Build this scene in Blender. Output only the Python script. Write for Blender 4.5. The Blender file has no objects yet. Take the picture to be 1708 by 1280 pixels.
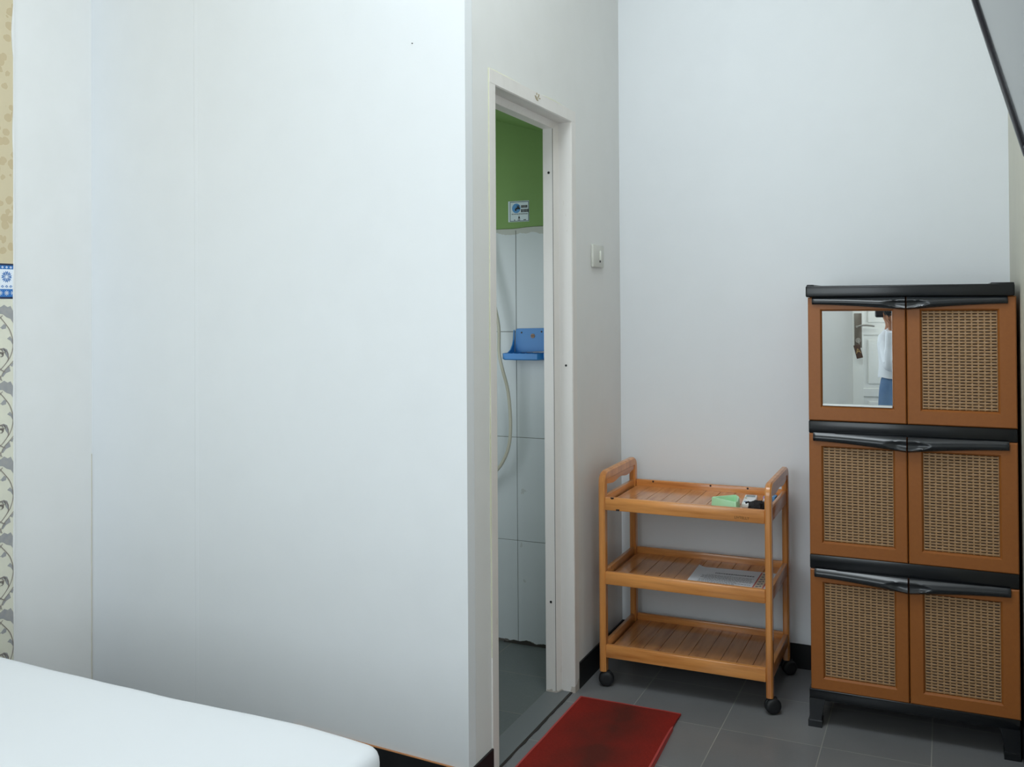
import bpy, bmesh, math, random
from mathutils import Vector, Matrix, noise
random.seed(7)
SC = bpy.context.scene
COL = SC.collection
PI = math.pi

# ------------------------------------------------------------------ camera
f, cx, cy, yaw, pit, rol, CX, CY, CZ = 1567.9647, 873.3427, 490.8058, .4208, .0100, -.0063, 1.1985, -3.6351, 1.3688
cam = bpy.data.objects.new('camera', bpy.data.cameras.new('camera'))
COL.objects.link(cam)
F = Vector((-math.sin(yaw)*math.cos(pit), math.cos(yaw)*math.cos(pit), math.sin(pit)))
R = Vector((math.cos(yaw), math.sin(yaw), 0)); U = R.cross(F)
R2 = R*math.cos(rol)+U*math.sin(rol); U2 = -R*math.sin(rol)+U*math.cos(rol)
M = Matrix.Identity(4)
for i in range(3):
    M[i][0] = R2[i]; M[i][1] = U2[i]; M[i][2] = -F[i]; M[i][3] = (CX, CY, CZ)[i]
cam.matrix_world = M
cam.data.sensor_width = 36
cam.data.lens = f/1708*36
cam.data.shift_x = (854-cx)/1708
cam.data.shift_y = -(640-cy)/1708
cam.data.clip_start = .01
SC.camera = cam

# ------------------------------------------------------------------ world, lights, exposure
w = bpy.data.worlds.new('world'); SC.world = w; w.use_nodes = True
w.node_tree.nodes['Background'].inputs[0].default_value = (.75, .85, 1, 1)
w.node_tree.nodes['Background'].inputs[1].default_value = .3
SC.view_settings.view_transform = 'Standard'
SC.view_settings.look = 'None'
SC.view_settings.gamma = 1
SC.view_settings.use_curve_mapping = False
SC.view_settings.exposure = 0.0
SC.cycles.caustics_reflective = False
SC.cycles.caustics_refractive = False
def area(name, loc, rot, sx, sy, power, col):
    l = bpy.data.lights.new(name, 'AREA'); l.shape = 'RECTANGLE'; l.size = sx; l.size_y = sy
    l.energy = power; l.color = col
    o = bpy.data.objects.new(name, l); COL.objects.link(o); o.location = loc; o.rotation_euler = rot
    return o
area('window_daylight', (-.12, -4.24, 1.65), (math.radians(90), 0, 0), 1.5, 1.5, 17, (.82, .93, 1.0))
area('ceiling_lamp_light', (.45, -1.75, 3.36), (0, 0, 0), 1.1, .8, 20, (.82, .93, 1.0))
area('entry_fill_light', (2.28, -3.7, 1.35), (0, math.radians(90), 0), 2.1, 1.1, 25, (.86, .95, 1.0))  # added fill from the entry side
area('bathroom_fill_light', (-.80, -1.14, 1.3), (math.radians(88), 0, 0), .7, .8, 4.6, (.86, .95, 1.0))  # unseen fill added to brighten the bathroom tiles and floor

# ------------------------------------------------------------------ materials
def lin(c):
    return tuple(((x/255)/12.92 if x/255 <= .04045 else (((x/255)+.055)/1.055)**2.4) for x in c)+(1,)
def mat(name, col, rough=.5, metal=0, spec=.5, coat=0, trans=0):
    m = bpy.data.materials.new(name); m.use_nodes = True
    b = m.node_tree.nodes['Principled BSDF']
    b.inputs['Base Color'].default_value = lin(col)
    b.inputs['Roughness'].default_value = rough
    b.inputs['Metallic'].default_value = metal
    b.inputs['Specular IOR Level'].default_value = spec
    b.inputs['Coat Weight'].default_value = coat
    b.inputs['Transmission Weight'].default_value = trans
    return m
class NT:
    def __init__(s, m):
        s.m = m; s.t = m.node_tree; s.b = s.t.nodes['Principled BSDF']
        s.tc = s.t.nodes.new('ShaderNodeTexCoord').outputs['Object']
    def n(s, ty, **kw):
        nd = s.t.nodes.new(ty)
        for k, v in kw.items():
            if k.startswith('_'): setattr(nd, k[1:], v)
            else: nd.inputs[k.replace('_', ' ')].default_value = v
        return nd
    def l(s, a, b): s.t.links.new(a, b)
    def mapping(s, scale=(1, 1, 1), loc=(0, 0, 0), rot=(0, 0, 0)):
        mp = s.n('ShaderNodeMapping'); mp.inputs['Scale'].default_value = scale
        mp.inputs['Location'].default_value = loc; mp.inputs['Rotation'].default_value = rot
        s.l(s.tc, mp.inputs['Vector']); return mp.outputs[0]
    def noise(s, scale, detail=4, vec=None, rough=.5):
        nd = s.n('ShaderNodeTexNoise', Scale=scale, Detail=detail, Roughness=rough)
        s.l(vec or s.tc, nd.inputs['Vector']); return nd.outputs['Fac']
    def ramp(s, fac, pts):
        r = s.n('ShaderNodeValToRGB'); e = r.color_ramp.elements
        while len(e) < len(pts): e.new(.5)
        for i, (p, c) in enumerate(pts): e[i].position = p; e[i].color = lin(c)
        s.l(fac, r.inputs[0]); return r.outputs[0]
    def mix(s, fac, a, b, mode='MIX'):
        x = s.n('ShaderNodeMix', _data_type='RGBA', _blend_type=mode)
        for v, i in ((fac, 0), (a, 6), (b, 7)):
            if hasattr(v, 'is_linked') or hasattr(v, 'links'): s.l(v, x.inputs[i])
            elif i == 0: x.inputs[0].default_value = v
            else: x.inputs[i].default_value = lin(v)
        return x.outputs[2]
    def math(s, op, a, b=0, c=0):
        x = s.n('ShaderNodeMath', _operation=op)
        for i, v in enumerate((a, b, c)):
            if hasattr(v, 'links'): s.l(v, x.inputs[i])
            else: x.inputs[i].default_value = v
        return x.outputs[0]
    def sep(s):
        x = s.n('ShaderNodeSeparateXYZ'); s.l(s.tc, x.inputs[0]); return x.outputs
    def bump(s, h, strength=.3, dist=.01):
        b = s.n('ShaderNodeBump', Strength=strength, Distance=dist); s.l(h, b.inputs['Height']); s.l(b.outputs[0], s.b.inputs['Normal'])
    def color(s, c): s.l(c, s.b.inputs['Base Color'])
    def rough(s, c): s.l(c, s.b.inputs['Roughness'])

def paint(name, a, b, rough=.55):
    m = mat(name, a, rough, spec=.35); t = NT(m)
    n1 = t.noise(1.7, 4, t.mapping((1, 1, .5))); n2 = t.noise(9, 5)
    c = t.mix(t.math('SMOOTH_MIN', t.math('MULTIPLY', n1, n2), .5, .1), a, b)
    # faint trickles and scuffs
    t.color(c)
    t.bump(t.math('ADD', t.math('MULTIPLY', t.noise(2.2, 3), 2.0), t.math('MULTIPLY', t.noise(160, 3), .12)), .12, .008)
    return m
M_WALL = paint('white_wall_paint', (232, 235, 238), (223, 226, 229))
M_SIDE = paint('off_white_wall_paint', (229, 229, 228), (216, 216, 213))
M_BEIGE = paint('beige_wall_paint', (214, 211, 196), (200, 197, 182))
M_CEIL = paint('ceiling_paint', (240, 240, 238), (234, 234, 232))
M_GREEN = paint('green_bathroom_paint', (130, 164, 98), (120, 152, 90), .6)
def frame_mat():
    m = mat('door_frame_paint', (226, 221, 217), .4, spec=.5); t = NT(m)
    c = t.mix(t.math('MULTIPLY', t.noise(7, 5, t.mapping((3, 3, .6))), .35), (232, 228, 225), (205, 199, 190))
    z = t.sep()[2]
    low = t.math('MULTIPLY', t.math('LESS_THAN', t.math('ADD', z, t.math('MULTIPLY', t.noise(22, 4), .16)), .10), .45)
    c = t.mix(low, c, (133, 106, 76))
    c = t.mix(t.math('MULTIPLY', t.math('GREATER_THAN', t.noise(12, 5, t.mapping((4, 4, 1.2))), .70), .12), c, (160, 148, 122))
    t.color(c); t.bump(t.noise(60, 3), .12, .003)
    return m
M_FRAME = frame_mat()
M_PUTTY = mat('yellowish_old_putty', (204, 203, 180), .6)
def floor_mat(name, a, b, grout, sx=.31, ox=.0, oy=.0, rough=.3):
    m = mat(name, a, rough, spec=.5); t = NT(m)
    mp = t.mapping((1, 1, 1), (ox, oy, 0))
    br = t.n('ShaderNodeTexBrick', _offset=0.0, _squash=1.0, Scale=1.0)
    br.inputs['Mortar Size'].default_value = .0016; br.inputs['Mortar Smooth'].default_value = .2
    br.inputs['Brick Width'].default_value = sx; br.inputs['Row Height'].default_value = sx
    br.inputs['Bias'].default_value = 0
    br.inputs['Color1'].default_value = lin(a); br.inputs['Color2'].default_value = lin(b); br.inputs['Mortar'].default_value = lin(grout)
    t.l(mp, br.inputs['Vector'])
    n = t.noise(5, 5); sp = t.noise(170, 2)
    c = t.mix(t.math('MULTIPLY', n, .35), br.outputs['Color'], (70, 72, 74))
    c = t.mix(t.math('MULTIPLY', t.math('GREATER_THAN', sp, .6), .10), c, (140, 140, 142))
    t.color(c)
    t.bump(t.math('MULTIPLY', br.outputs['Fac'], -1.0), .25, .001)
    return m
M_FLOOR = floor_mat('grey_floor_tiles', (126, 126, 127), (119, 119, 121), (160, 158, 152), .31, -.22+.31*10, .31*20-.005, .3)
M_BFLOOR = floor_mat('bathroom_floor_tiles', (96, 102, 101), (88, 95, 95), (128, 126, 112), .31, .095+.31*10, .31*20+.155, .35)
M_SILL = mat('sill_tile', (106, 110, 112), .35)
M_CRACK = mat('dirty_joint', (44, 40, 36), .9)
M_BLACKBASE = mat('black_baseboard_tile', (24, 25, 27), .5, spec=.3)
M_OCHRE = mat('ochre_grout_line', (176, 120, 74), .7)
def tile_mat():
    m = mat('bathroom_wall_tile', (186, 194, 197), .3); t = NT(m)
    n = t.noise(3, 5); c = t.mix(n, (214, 219, 221), (196, 202, 205))
    g = t.math('GREATER_THAN', t.noise(14, 4), .70); c = t.mix(t.math('MULTIPLY', g, .3), c, (150, 148, 136))
    z = t.sep()[2]
    low = t.math('LESS_THAN', t.math('ADD', z, t.math('MULTIPLY', t.noise(16, 4), .05)), .033)
    c = t.mix(t.math('MULTIPLY', low, .85), c, (72, 56, 44))
    hi = t.math('MULTIPLY', t.math('GREATER_THAN', t.math('ADD', z, t.math('MULTIPLY', t.noise(11, 3), .09)), 1.695), .55)
    c = t.mix(hi, c, (160, 158, 136))
    t.color(c); return m
M_TILE = tile_mat()
M_GROUT = mat('tile_joint', (128, 130, 124), .8)
def wood_mat(name, a, b, scale=(1.5, 22, 22), rough=.28):
    m = mat(name, a, rough, coat=.3); t = NT(m)
    mp = t.mapping(scale)
    n = t.noise(2.2, 6, mp, .6); n2 = t.noise(9, 3, mp)
    c = t.ramp(n, [(.28, b), (.5, a), (.75, tuple(min(255, int(x*1.12)) for x in a))])
    c = t.mix(t.math('MULTIPLY', n2, .25), c, b)
    c = t.mix(t.math('MULTIPLY', t.math('GREATER_THAN', t.noise(7, 4), .69), .4), c, (110, 66, 34))
    t.color(c); return m
M_WX = wood_mat('varnished_wood_along_x', (214, 146, 80), (180, 108, 50))
M_WY = wood_mat('varnished_wood_along_y', (208, 144, 84), (174, 106, 54), (22, 1.5, 22))
M_WZ = wood_mat('varnished_wood_upright', (212, 144, 78), (176, 106, 50), (22, 22, 1.5))
M_SLAT = wood_mat('slat_wood', (200, 138, 84), (160, 98, 54), (14, 1.4, 14), .22)
M_SEAM = mat('dark_gap', (62, 36, 20), .8)
M_KNOT = mat('dark_plug', (48, 26, 18), .6)
M_BURN = mat('burnt_lettering', (104, 74, 36), .7)
M_RUB = mat('black_caster_rubber', (20, 21, 24), .55)
M_BROWN = mat('brown_plastic', (146, 92, 48), .42, spec=.4)
_t = NT(M_BROWN); _t.color(_t.mix(_t.noise(120, 3), (154, 92, 40), (142, 83, 35))); _t.bump(_t.noise(400, 2), .1, .001)
M_BLK = mat('black_gloss_plastic', (20, 22, 25), .22, spec=.4)
M_BLK2 = mat('black_handle_plastic', (30, 33, 37), .24, spec=.5)
M_RAT = mat('tan_woven_plastic', (172, 134, 92), .42)
_t = NT(M_RAT); _t.color(_t.mix(_t.noise(90, 3), (172, 136, 98), (146, 112, 76)))
M_RATD = mat('weave_slit_shade', (46, 28, 16), .8)  # shade between the strands, painted onto the slit faces of the weave
M_MIRROR = mat('mirror_glass', (238, 242, 242), .0, 1)
M_CHROME = mat('brushed_metal', (186, 182, 176), .3, 1)
M_STEEL = mat('dull_steel_plate', (128, 120, 110), .42, .8)
M_SHEET = mat('white_bed_sheet', (220, 223, 227), .85, spec=.2)
_t = NT(M_SHEET); _t.bump(_t.math('ADD', _t.math('MULTIPLY', _t.noise(3.5, 4), 1.0), _t.math('MULTIPLY', _t.noise(700, 2), .03)), .25, .01)
M_BEDB = mat('bed_base_fabric', (60, 52, 48), .8)
def mat_rug():
    m = mat('red_coir', (176, 38, 30), .95, spec=.1); t = NT(m)
    n = t.noise(7, 5); n2 = t.noise(130, 3)
    x, y, z = t.sep()
    # worn brownish middle: distance from the mat's centre line
    dx = t.math('ABSOLUTE', x); wear = t.math('SMOOTH_MAX', t.math('SUBTRACT', 1.0, t.math('MULTIPLY', dx, 4.6)), 0, .2)
    c = t.mix(t.math('MULTIPLY', t.math('MULTIPLY', wear, n), 1.9), (164, 44, 36), (92, 46, 38))
    c = t.mix(t.math('MULTIPLY', n2, .6), c, (92, 32, 26)); t.color(c)
    t.bump(t.noise(420, 3), .9, .004)
    return m
M_MAT = mat_rug()
M_MATE = mat('red_rubber_edge', (172, 62, 58), .6)
M_BLUE = mat('blue_plastic', (46, 132, 204), .38)
M_HOSE = mat('cream_hose', (190, 186, 170), .4)
M_WHITEP = mat('white_plastic', (236, 238, 238), .35)
M_SWITCH = mat('aged_switch_plastic', (204, 204, 196), .4)
M_SWT = mat('switch_toggle_plastic', (226, 228, 218), .35)
M_DARK = mat('near_black', (22, 22, 24), .5)
M_GREENP = mat('mint_green_plastic', (176, 226, 180), .3)
M_LCD = mat('grey_display', (132, 146, 146), .2)
M_REMB = mat('blue_button', (60, 110, 160), .4)
M_CLOTH = mat('black_cloth', (24, 22, 24), .9)
M_PAPER = mat('white_paper', (226, 228, 234), .8)
M_INK = mat('printed_ink', (120, 122, 130), .8)
M_PINK = mat('red_printed_line', (190, 96, 92), .8)
M_CREAM = mat('cream_printed_band', (216, 198, 178), .8)
M_CARDBLUE = mat('printed_blue', (88, 150, 205), .6)
M_CARD = mat('sticker_white', (214, 226, 232), .5)
M_SCREEN = mat('television_screen_glass', (30, 34, 38), .12, spec=.6, coat=.2)
M_BEZEL = mat('dark_television_bezel', (34, 32, 38), .3)
M_DOORW = mat('white_door_paint', (232, 232, 226), .45)
M_SKIN = mat('skin', (176, 122, 92), .55)
M_SHIRT = mat('white_shirt', (228, 232, 240), .9)
M_JEANS = mat('blue_denim', (84, 116, 154), .9)
_t = NT(M_JEANS); _t.color(_t.mix(_t.noise(9, 4), (66, 96, 138), (116, 144, 176)))
M_HAIR = mat('black_hair', (22, 18, 16), .7)
M_TAG = mat('brown_tag', (78, 54, 42), .6)
M_TAGL = mat('tag_letter', (170, 140, 90), .6)
M_SHOE = mat('dark_sandal', (50, 40, 34), .7)
M_GLASSE = bpy.data.materials.new('daylit_window_pane'); M_GLASSE.use_nodes = True
_b = M_GLASSE.node_tree.nodes['Principled BSDF']; _b.inputs['Emission Color'].default_value = (.86, .95, 1, 1); _b.inputs['Emission Strength'].default_value = 1.6
M_LAMPE = bpy.data.materials.new('lit_lamp_diffuser'); M_LAMPE.use_nodes = True
_b = M_LAMPE.node_tree.nodes['Principled BSDF']; _b.inputs['Emission Color'].default_value = (.92, .98, 1, 1); _b.inputs['Emission Strength'].default_value = 4
# wallpaper
M_WPL = mat('cream_wallpaper', (222, 220, 200), .7); _t = NT(M_WPL); _t.color(_t.mix(_t.noise(14, 3), (226, 223, 204), (214, 212, 196)))
M_WPI = mat('grey_printed_leaf', (150, 152, 156), .7); _t = NT(M_WPI); _t.color(_t.mix(_t.noise(60, 3), (142, 146, 152), (170, 166, 160)))
M_WPS = mat('brown_grey_printed_stem', (150, 140, 132), .7)
M_WPU = mat('beige_flowered_wallpaper', (204, 189, 156), .7); _t = NT(M_WPU)
_v = _t.n('ShaderNodeTexVoronoi', Scale=30.0); _t.l(_t.tc, _v.inputs['Vector'])
_t.color(_t.mix(_t.math('MULTIPLY', _t.math('LESS_THAN', _t.math('ADD', _v.outputs['Distance'], _t.math('MULTIPLY', _t.noise(40, 4), .5)), .66), .6), (206, 192, 160), (184, 162, 124)))
M_BB = mat('border_blue', (44, 110, 178), .6); M_BW = mat('border_white', (228, 234, 242), .6); M_BN = mat('border_navy', (24, 36, 66), .6)

# ------------------------------------------------------------------ mesh helpers
class MB:
    def __init__(s, *mats): s.bm = bmesh.new(); s.mats = list(mats); s.mi = 0
    def use(s, m):
        if m not in s.mats: s.mats.append(m)
        s.mi = s.mats.index(m); return s
    def _tag(s, n0):
        s.bm.faces.ensure_lookup_table()
        for i in range(n0, len(s.bm.faces)): s.bm.faces[i].material_index = s.mi
    def box(s, a, b, bev=0, seg=2, mtx=None):
        t = bmesh.new(); bmesh.ops.create_cube(t, size=1)
        c = [(a[i]+b[i])/2 for i in range(3)]; d = [abs(b[i]-a[i]) for i in range(3)]
        for v in t.verts: v.co = Vector([c[i]+v.co[i]*d[i] for i in range(3)])
        if bev: bmesh.ops.bevel(t, geom=t.edges[:]+t.verts[:], offset=min(bev, min(d)*.49), segments=seg, affect='EDGES', profile=.5)
        return s.merge(t, mtx)
    def merge(s, t, mtx=None):
        if mtx is not None: bmesh.ops.transform(t, matrix=mtx, verts=t.verts[:])
        n0 = len(s.bm.faces); vm = [s.bm.verts.new(v.co) for v in t.verts]
        t.verts.index_update()
        for fc in t.faces:
            try: s.bm.faces.new([vm[v.index] for v in fc.verts])
            except ValueError: pass
        t.free(); s._tag(n0); return s
    def quad(s, *p):
        n0 = len(s.bm.faces); s.bm.faces.new([s.bm.verts.new(Vector(q)) for q in p]); s._tag(n0); return s
    def loft(s, loops, closed=True, cap=True):
        n0 = len(s.bm.faces); L = [[s.bm.verts.new(Vector(p)) for p in lp] for lp in loops]
        n = len(L[0])
        for a, b in zip(L, L[1:]):
            for i in range(n if closed else n-1):
                j = (i+1) % n
                s.bm.faces.new((a[i], a[j], b[j], b[i]))
        if cap and closed:
            s.bm.faces.new(L[0][::-1]); s.bm.faces.new(L[-1])
        s._tag(n0); return s
    def tube(s, pts, r, n=10, cap=True):
        pts = [Vector(p) for p in pts]; rs = r if isinstance(r, (list, tuple)) else [r]*len(pts)
        loops = []; up = None
        for i, p in enumerate(pts):
            d = (pts[min(i+1, len(pts)-1)]-pts[max(i-1, 0)]).normalized()
            if up is None: up = d.orthogonal().normalized()
            up = (up-d*up.dot(d)).normalized(); sd = d.cross(up)
            loops.append([p+(up*math.cos(2*PI*k/n)+sd*math.sin(2*PI*k/n))*rs[i] for k in range(n)])
        return s.loft(loops, cap=cap)
    def cyl(s, a, b, r, n=20, r2=None): return s.tube([a, b], [r, r if r2 is None else r2], n)
    def prism(s, poly, a, b, axis='x'):
        def P(u, v, wv): return {'x': (wv, u, v), 'y': (u, wv, v), 'z': (u, v, wv)}[axis]
        return s.loft([[P(u, v, a) for u, v in poly], [P(u, v, b) for u, v in poly]])
    def ring(s, loops):
        n0 = len(s.bm.faces); L = [[s.bm.verts.new(Vector(p)) for p in lp] for lp in loops]
        for a, b in zip(L, L[1:]+L[:1]):
            for i in range(len(a)):
                j = (i+1) % len(a); s.bm.faces.new((a[i], a[j], b[j], b[i]))
        s._tag(n0); return s
    def build(s, name, parent=None, origin=None, smooth=True, ang=35, root=None):
        bm = s.bm
        bmesh.ops.remove_doubles(bm, verts=bm.verts[:], dist=1e-6)
        bmesh.ops.recalc_face_normals(bm, faces=bm.faces[:])
        if parent is not None: o_ = ORG[parent.name]
        elif origin is not None: o_ = Vector(origin)
        else:
            xs = [v.co for v in bm.verts]
            o_ = Vector(((min(v.x for v in xs)+max(v.x for v in xs))/2, (min(v.y for v in xs)+max(v.y for v in xs))/2, min(v.z for v in xs)))
        for v in bm.verts: v.co -= o_
        me = bpy.data.meshes.new(name); bm.to_mesh(me); bm.free()
        for m in s.mats: me.materials.append(m)
        if smooth:
            for p in me.polygons: p.use_smooth = True
            me.set_sharp_from_angle(angle=math.radians(ang))
        o = bpy.data.objects.new(name, me); COL.objects.link(o)
        if parent is not None: o.parent = parent
        else: o.location = o_
        ORG[o.name] = o_.copy()
        return o
ORG = {}
def thing(name, loc, label, cat, group=None):
    o = bpy.data.objects.new(name, None); COL.objects.link(o); o.location = loc; o.empty_display_size = .1
    ORG[o.name] = Vector(loc); o['label'] = label; o['category'] = cat
    if group: o['group'] = group
    return o
def tag(o, label, cat, group=None):
    o['label'] = label; o['category'] = cat
    if group: o['group'] = group
    return o
def st(o, label=None):
    o['kind'] = 'structure'
    if label: o['label'] = label
    return o
def text_mesh(mb, txt, size, mtx, depth=.0008):
    cu = bpy.data.curves.new('t', 'FONT'); cu.body = txt; cu.size = size; cu.extrude = depth/2; cu.align_x = 'CENTER'; cu.align_y = 'CENTER'
    to = bpy.data.objects.new('t', cu); COL.objects.link(to)
    dg = bpy.context.evaluated_depsgraph_get(); me = bpy.data.meshes.new_from_object(to.evaluated_get(dg))
    t = bmesh.new(); t.from_mesh(me); mb.merge(t, mtx)
    bpy.data.objects.remove(to); bpy.data.curves.remove(cu); bpy.data.meshes.remove(me)

# ------------------------------------------------------------------ room shell
HT = 3.4
XL, XR, XE, YR = -1.5206, 1.405, 2.35, -4.3
YC = -1.254
CREASE = (-1.038, -1.270); COR = (0.0, -1.343)
st(MB(M_FLOOR).box((XL-.1, YR-.1, -.1), (XE+.1, .1, 0)).build('floor', origin=(0, 0, 0), smooth=False), 'dark grey square floor tiles with pale joints')
# floor of the bathroom is a separate, greener tile bed 2 mm higher joint-free layer inside the doorway
st(MB(M_BFLOOR).box((-1.42, -1.2, -.02), (-.095, -.1, .002)).build('floor', origin=(0, 0, 0), smooth=False), 'darker grey green bathroom floor tiles')
st(MB(M_SILL).box((-.095, -1.165, -.02), (-.014, -.53, .0035), .001).build('trim_1', smooth=False), 'grey door sill tile strip')
mb = MB(M_CRACK); random.seed(3)
pts = [(-.0105+random.uniform(-.002, .002), -1.19+i*.0337, .0026) for i in range(21)]
L1 = [(x-.0035-random.uniform(0, .002), y, z) for x, y, z in pts]; L2 = [(x+.003+random.uniform(0, .002), y, z) for x, y, z in pts]
mb.loft([[(a[0], a[1], .0), (a[0], a[1], .0028), (b[0], b[1], .0028), (b[0], b[1], .0)] for a, b in zip(L1, L2)])
st(mb.build('trim_2'), 'dirty dark joint along the door sill')
st(MB(M_CEIL).box((XL-.1, YR-.1, HT), (XE+.1, .1, HT+.1)).build('ceiling', smooth=False))
st(MB(M_WALL).box((-.1, 0, 0), (XR+.1, .12, HT)).build('wall_back', smooth=False), 'plain white back wall')
st(MB(M_BEIGE).box((XR, -2.3, 0), (XR+.12, 0, HT)).build('wall_right', smooth=False), 'beige right wall beside the cabinet')
st(MB(M_BEIGE).box((XR+.12, -2.3, 0), (XE, -2.18, HT)).build('wall_entry_back', smooth=False))
st(MB(M_SIDE).box((XE, YR, 0), (XE+.1, -2.18, HT)).build('wall_entry_right', smooth=False))
st(MB(M_SIDE).box((XL-.1, YR, 0), (XL, -1.1, HT)).build('wall_left', smooth=False), 'off white left wall')
# door wall (door_1 opening y -1.199..-.503, z ..2.05)
mb = MB(M_SIDE)
T = -.095
mb.box((T, -1.299, 0), (0, -1.199, HT)); mb.box((T, -.503, 0), (0, 0, HT)); mb.box((T, -1.199, 2.05), (0, -.503, HT))
st(mb.build('wall_door_side', smooth=False), 'white wall with the bathroom doorway')
# front partition, with the crease
mb = MB(M_WALL)
def wl(t):  # along the front partition from the outer corner
    return (COR[0]+(CREASE[0]-COR[0])*t, COR[1]+(CREASE[1]-COR[1])*t)
pl = [COR, CREASE, (XL, YC), (XL, YC+.1), (CREASE[0], CREASE[1]+.1), (T, -1.23), (T, -1.3), (0, -1.3)]
mb.prism([(x, y) for x, y in pl], 0, HT, 'z')
mb.prism([(CREASE[0]-.004, CREASE[1]+.001), (CREASE[0]+.002, CREASE[1]-.0009), (CREASE[0]+.012, CREASE[1]-.0012), (CREASE[0]+.03, CREASE[1]-.0008)], 0, HT, 'z')
st(mb.build('wall_front_partition', smooth=False), 'large white partition wall in the foreground')
mb = MB(mat('old_paint_lip', (208, 204, 192), .7)); lo = []
for i in range(56):
    z = .04+i*.0148; d = (.0008+.004*abs(noise.noise(Vector((z*11, 5, 1)))))*(1-i/56)
    lo.append([(XL, YC, z), (XL+.0025, YC-.001, z), (XL+.0022, YC-d-.002, z), (XL, YC-d-.003, z)])
mb.loft(lo); st(mb.build('trim_7'), 'ragged yellowish paint lip in the wall corner')
st(MB(M_DARK).cyl((-.174, -1.3335, 2.11), (-.174, -1.329, 2.11), .0016, 8).build('trim_3'), 'tiny dark nail hole')
# rear wall
mb = MB(M_SIDE)
mb.box((XL, YR-.1, 0), (-1.0, YR, HT)); mb.box((-1.0, YR-.1, 0), (.7, YR, .8)); mb.box((-1.0, YR-.1, 2.5), (.7, YR, HT)); mb.box((.7, YR-.1, 0), (XE, YR, HT))
st(mb.build('wall_rear', smooth=False))
mb = MB(M_DOORW)
for x in (-1.0, -.17, .66): mb.box((x, YR-.07, .8), (x+.04, YR-.02, 2.5))
for z in (.8, 2.46): mb.box((-1.0, YR-.07, z), (.7, YR-.02, z+.04))
wf = st(mb.build('window_1', smooth=False))
MB(M_GLASSE).box((-.98, YR-.06, .82), (.68, YR-.05, 2.48)).build('pane', wf)
# baseboards
def base(name, pl, z1=.091, t=.006):
    mb = MB(M_BLACKBASE)
    mb.prism(pl, 0, z1, 'z'); return st(mb.build(name, smooth=False), 'glossy black baseboard')
base('baseboard_back', [(0, -.006), (XR, -.006), (XR, 0), (0, 0)])
base('baseboard_door_side', [(0, -.503), (.006, -.503), (.006, -.006), (0, -.006)])
base('baseboard_door_side_near', [(0, -1.349), (.006, -1.349), (.006, -1.199), (0, -1.199)])
bb = wl(.6)
base('baseboard_front', [(.006, -1.3495), (bb[0], bb[1]-.006), bb, (0, COR[1])])
base('baseboard_right', [(XR-.006, -2.3), (XR, -2.3), (XR, -.006), (XR-.006, -.006)])
mb = MB(M_OCHRE); mb.prism([(.0065, -1.350), (bb[0], bb[1]-.0065), bb, (0, COR[1])], .091, .0925, 'z'); st(mb.build('trim_4', smooth=False), 'thin ochre line above the baseboard')

# ------------------------------------------------------------------ bathroom
st(MB(M_GREEN).box((-1.42, -.18, 0), (-.095, -.06, 2.7)).build('wall_bathroom_back', smooth=False), 'green painted bathroom wall')
st(MB(M_GREEN).box((-1.5, -1.2, 0), (-1.42, -.06, 2.7)).build('wall_bathroom_left', smooth=False))
# sloping soffit of the bathroom, low end to the right
def sz(x): return 2.121+(x+.478)*(2.048-2.121)/(.236)
mb = MB(M_GREEN); mb.prism([(-.095, sz(-.095)), (-1.42, sz(-1.42)), (-1.42, sz(-1.42)+.08), (-.095, sz(-.095)+.08)], -1.2, -.181, 'y')
st(mb.build('ceiling_bathroom', smooth=False), 'green sloping bathroom ceiling')
# tile facing
mb = MB(M_TILE)
xs = [-.101, -.378, -.648, -.918, -1.188, -1.42]; zs = [.0, .415, .83, 1.255, 1.672]
for i in range(5):
    for j in range(4):
        x0, x1 = xs[i+1]+.0011, xs[i]-.0011; z0, z1 = zs[j]+.0011, zs[j+1]-.0011
        z0 = max(z0, .004)
        mb.box((x0, -.1865, z0), (x1, -.1835, z1), .0008, 1)
mb.use(M_GROUT).box((-1.42, -.1842, .002), (-.1, -.181, 1.670))
# ragged plaster lip over the last course
mb.use(M_TILE); random.seed(5)
N = 40; lo = []
for i in range(N+1):
    x = -1.42+i*(1.32/N); h = 1.672+.010*noise.noise(Vector((x*6, 0, 3)))+.006*math.sin((x+.38)*9)
    lo.append([(x, -.1872, 1.664), (x, -.1872, h), (x, -.180, h+.003), (x, -.180, 1.664)])
mb.loft(lo)
st(mb.build('trim_5'), 'tall pale bathroom wall tiles')
mb = MB(M_CRACK); lo = []
for i in range(25):
    x = -.44+i*.014; h = max(.004, .012+.014*noise.noise(Vector((x*22, 1, 3))))
    lo.append([(x, -.192, .002), (x, -.187, h), (x, -.184, h), (x, -.184, .002)])
mb.loft(lo); st(mb.build('trim_6'), 'dark chipped joint at the foot of the bathroom tiles')

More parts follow.
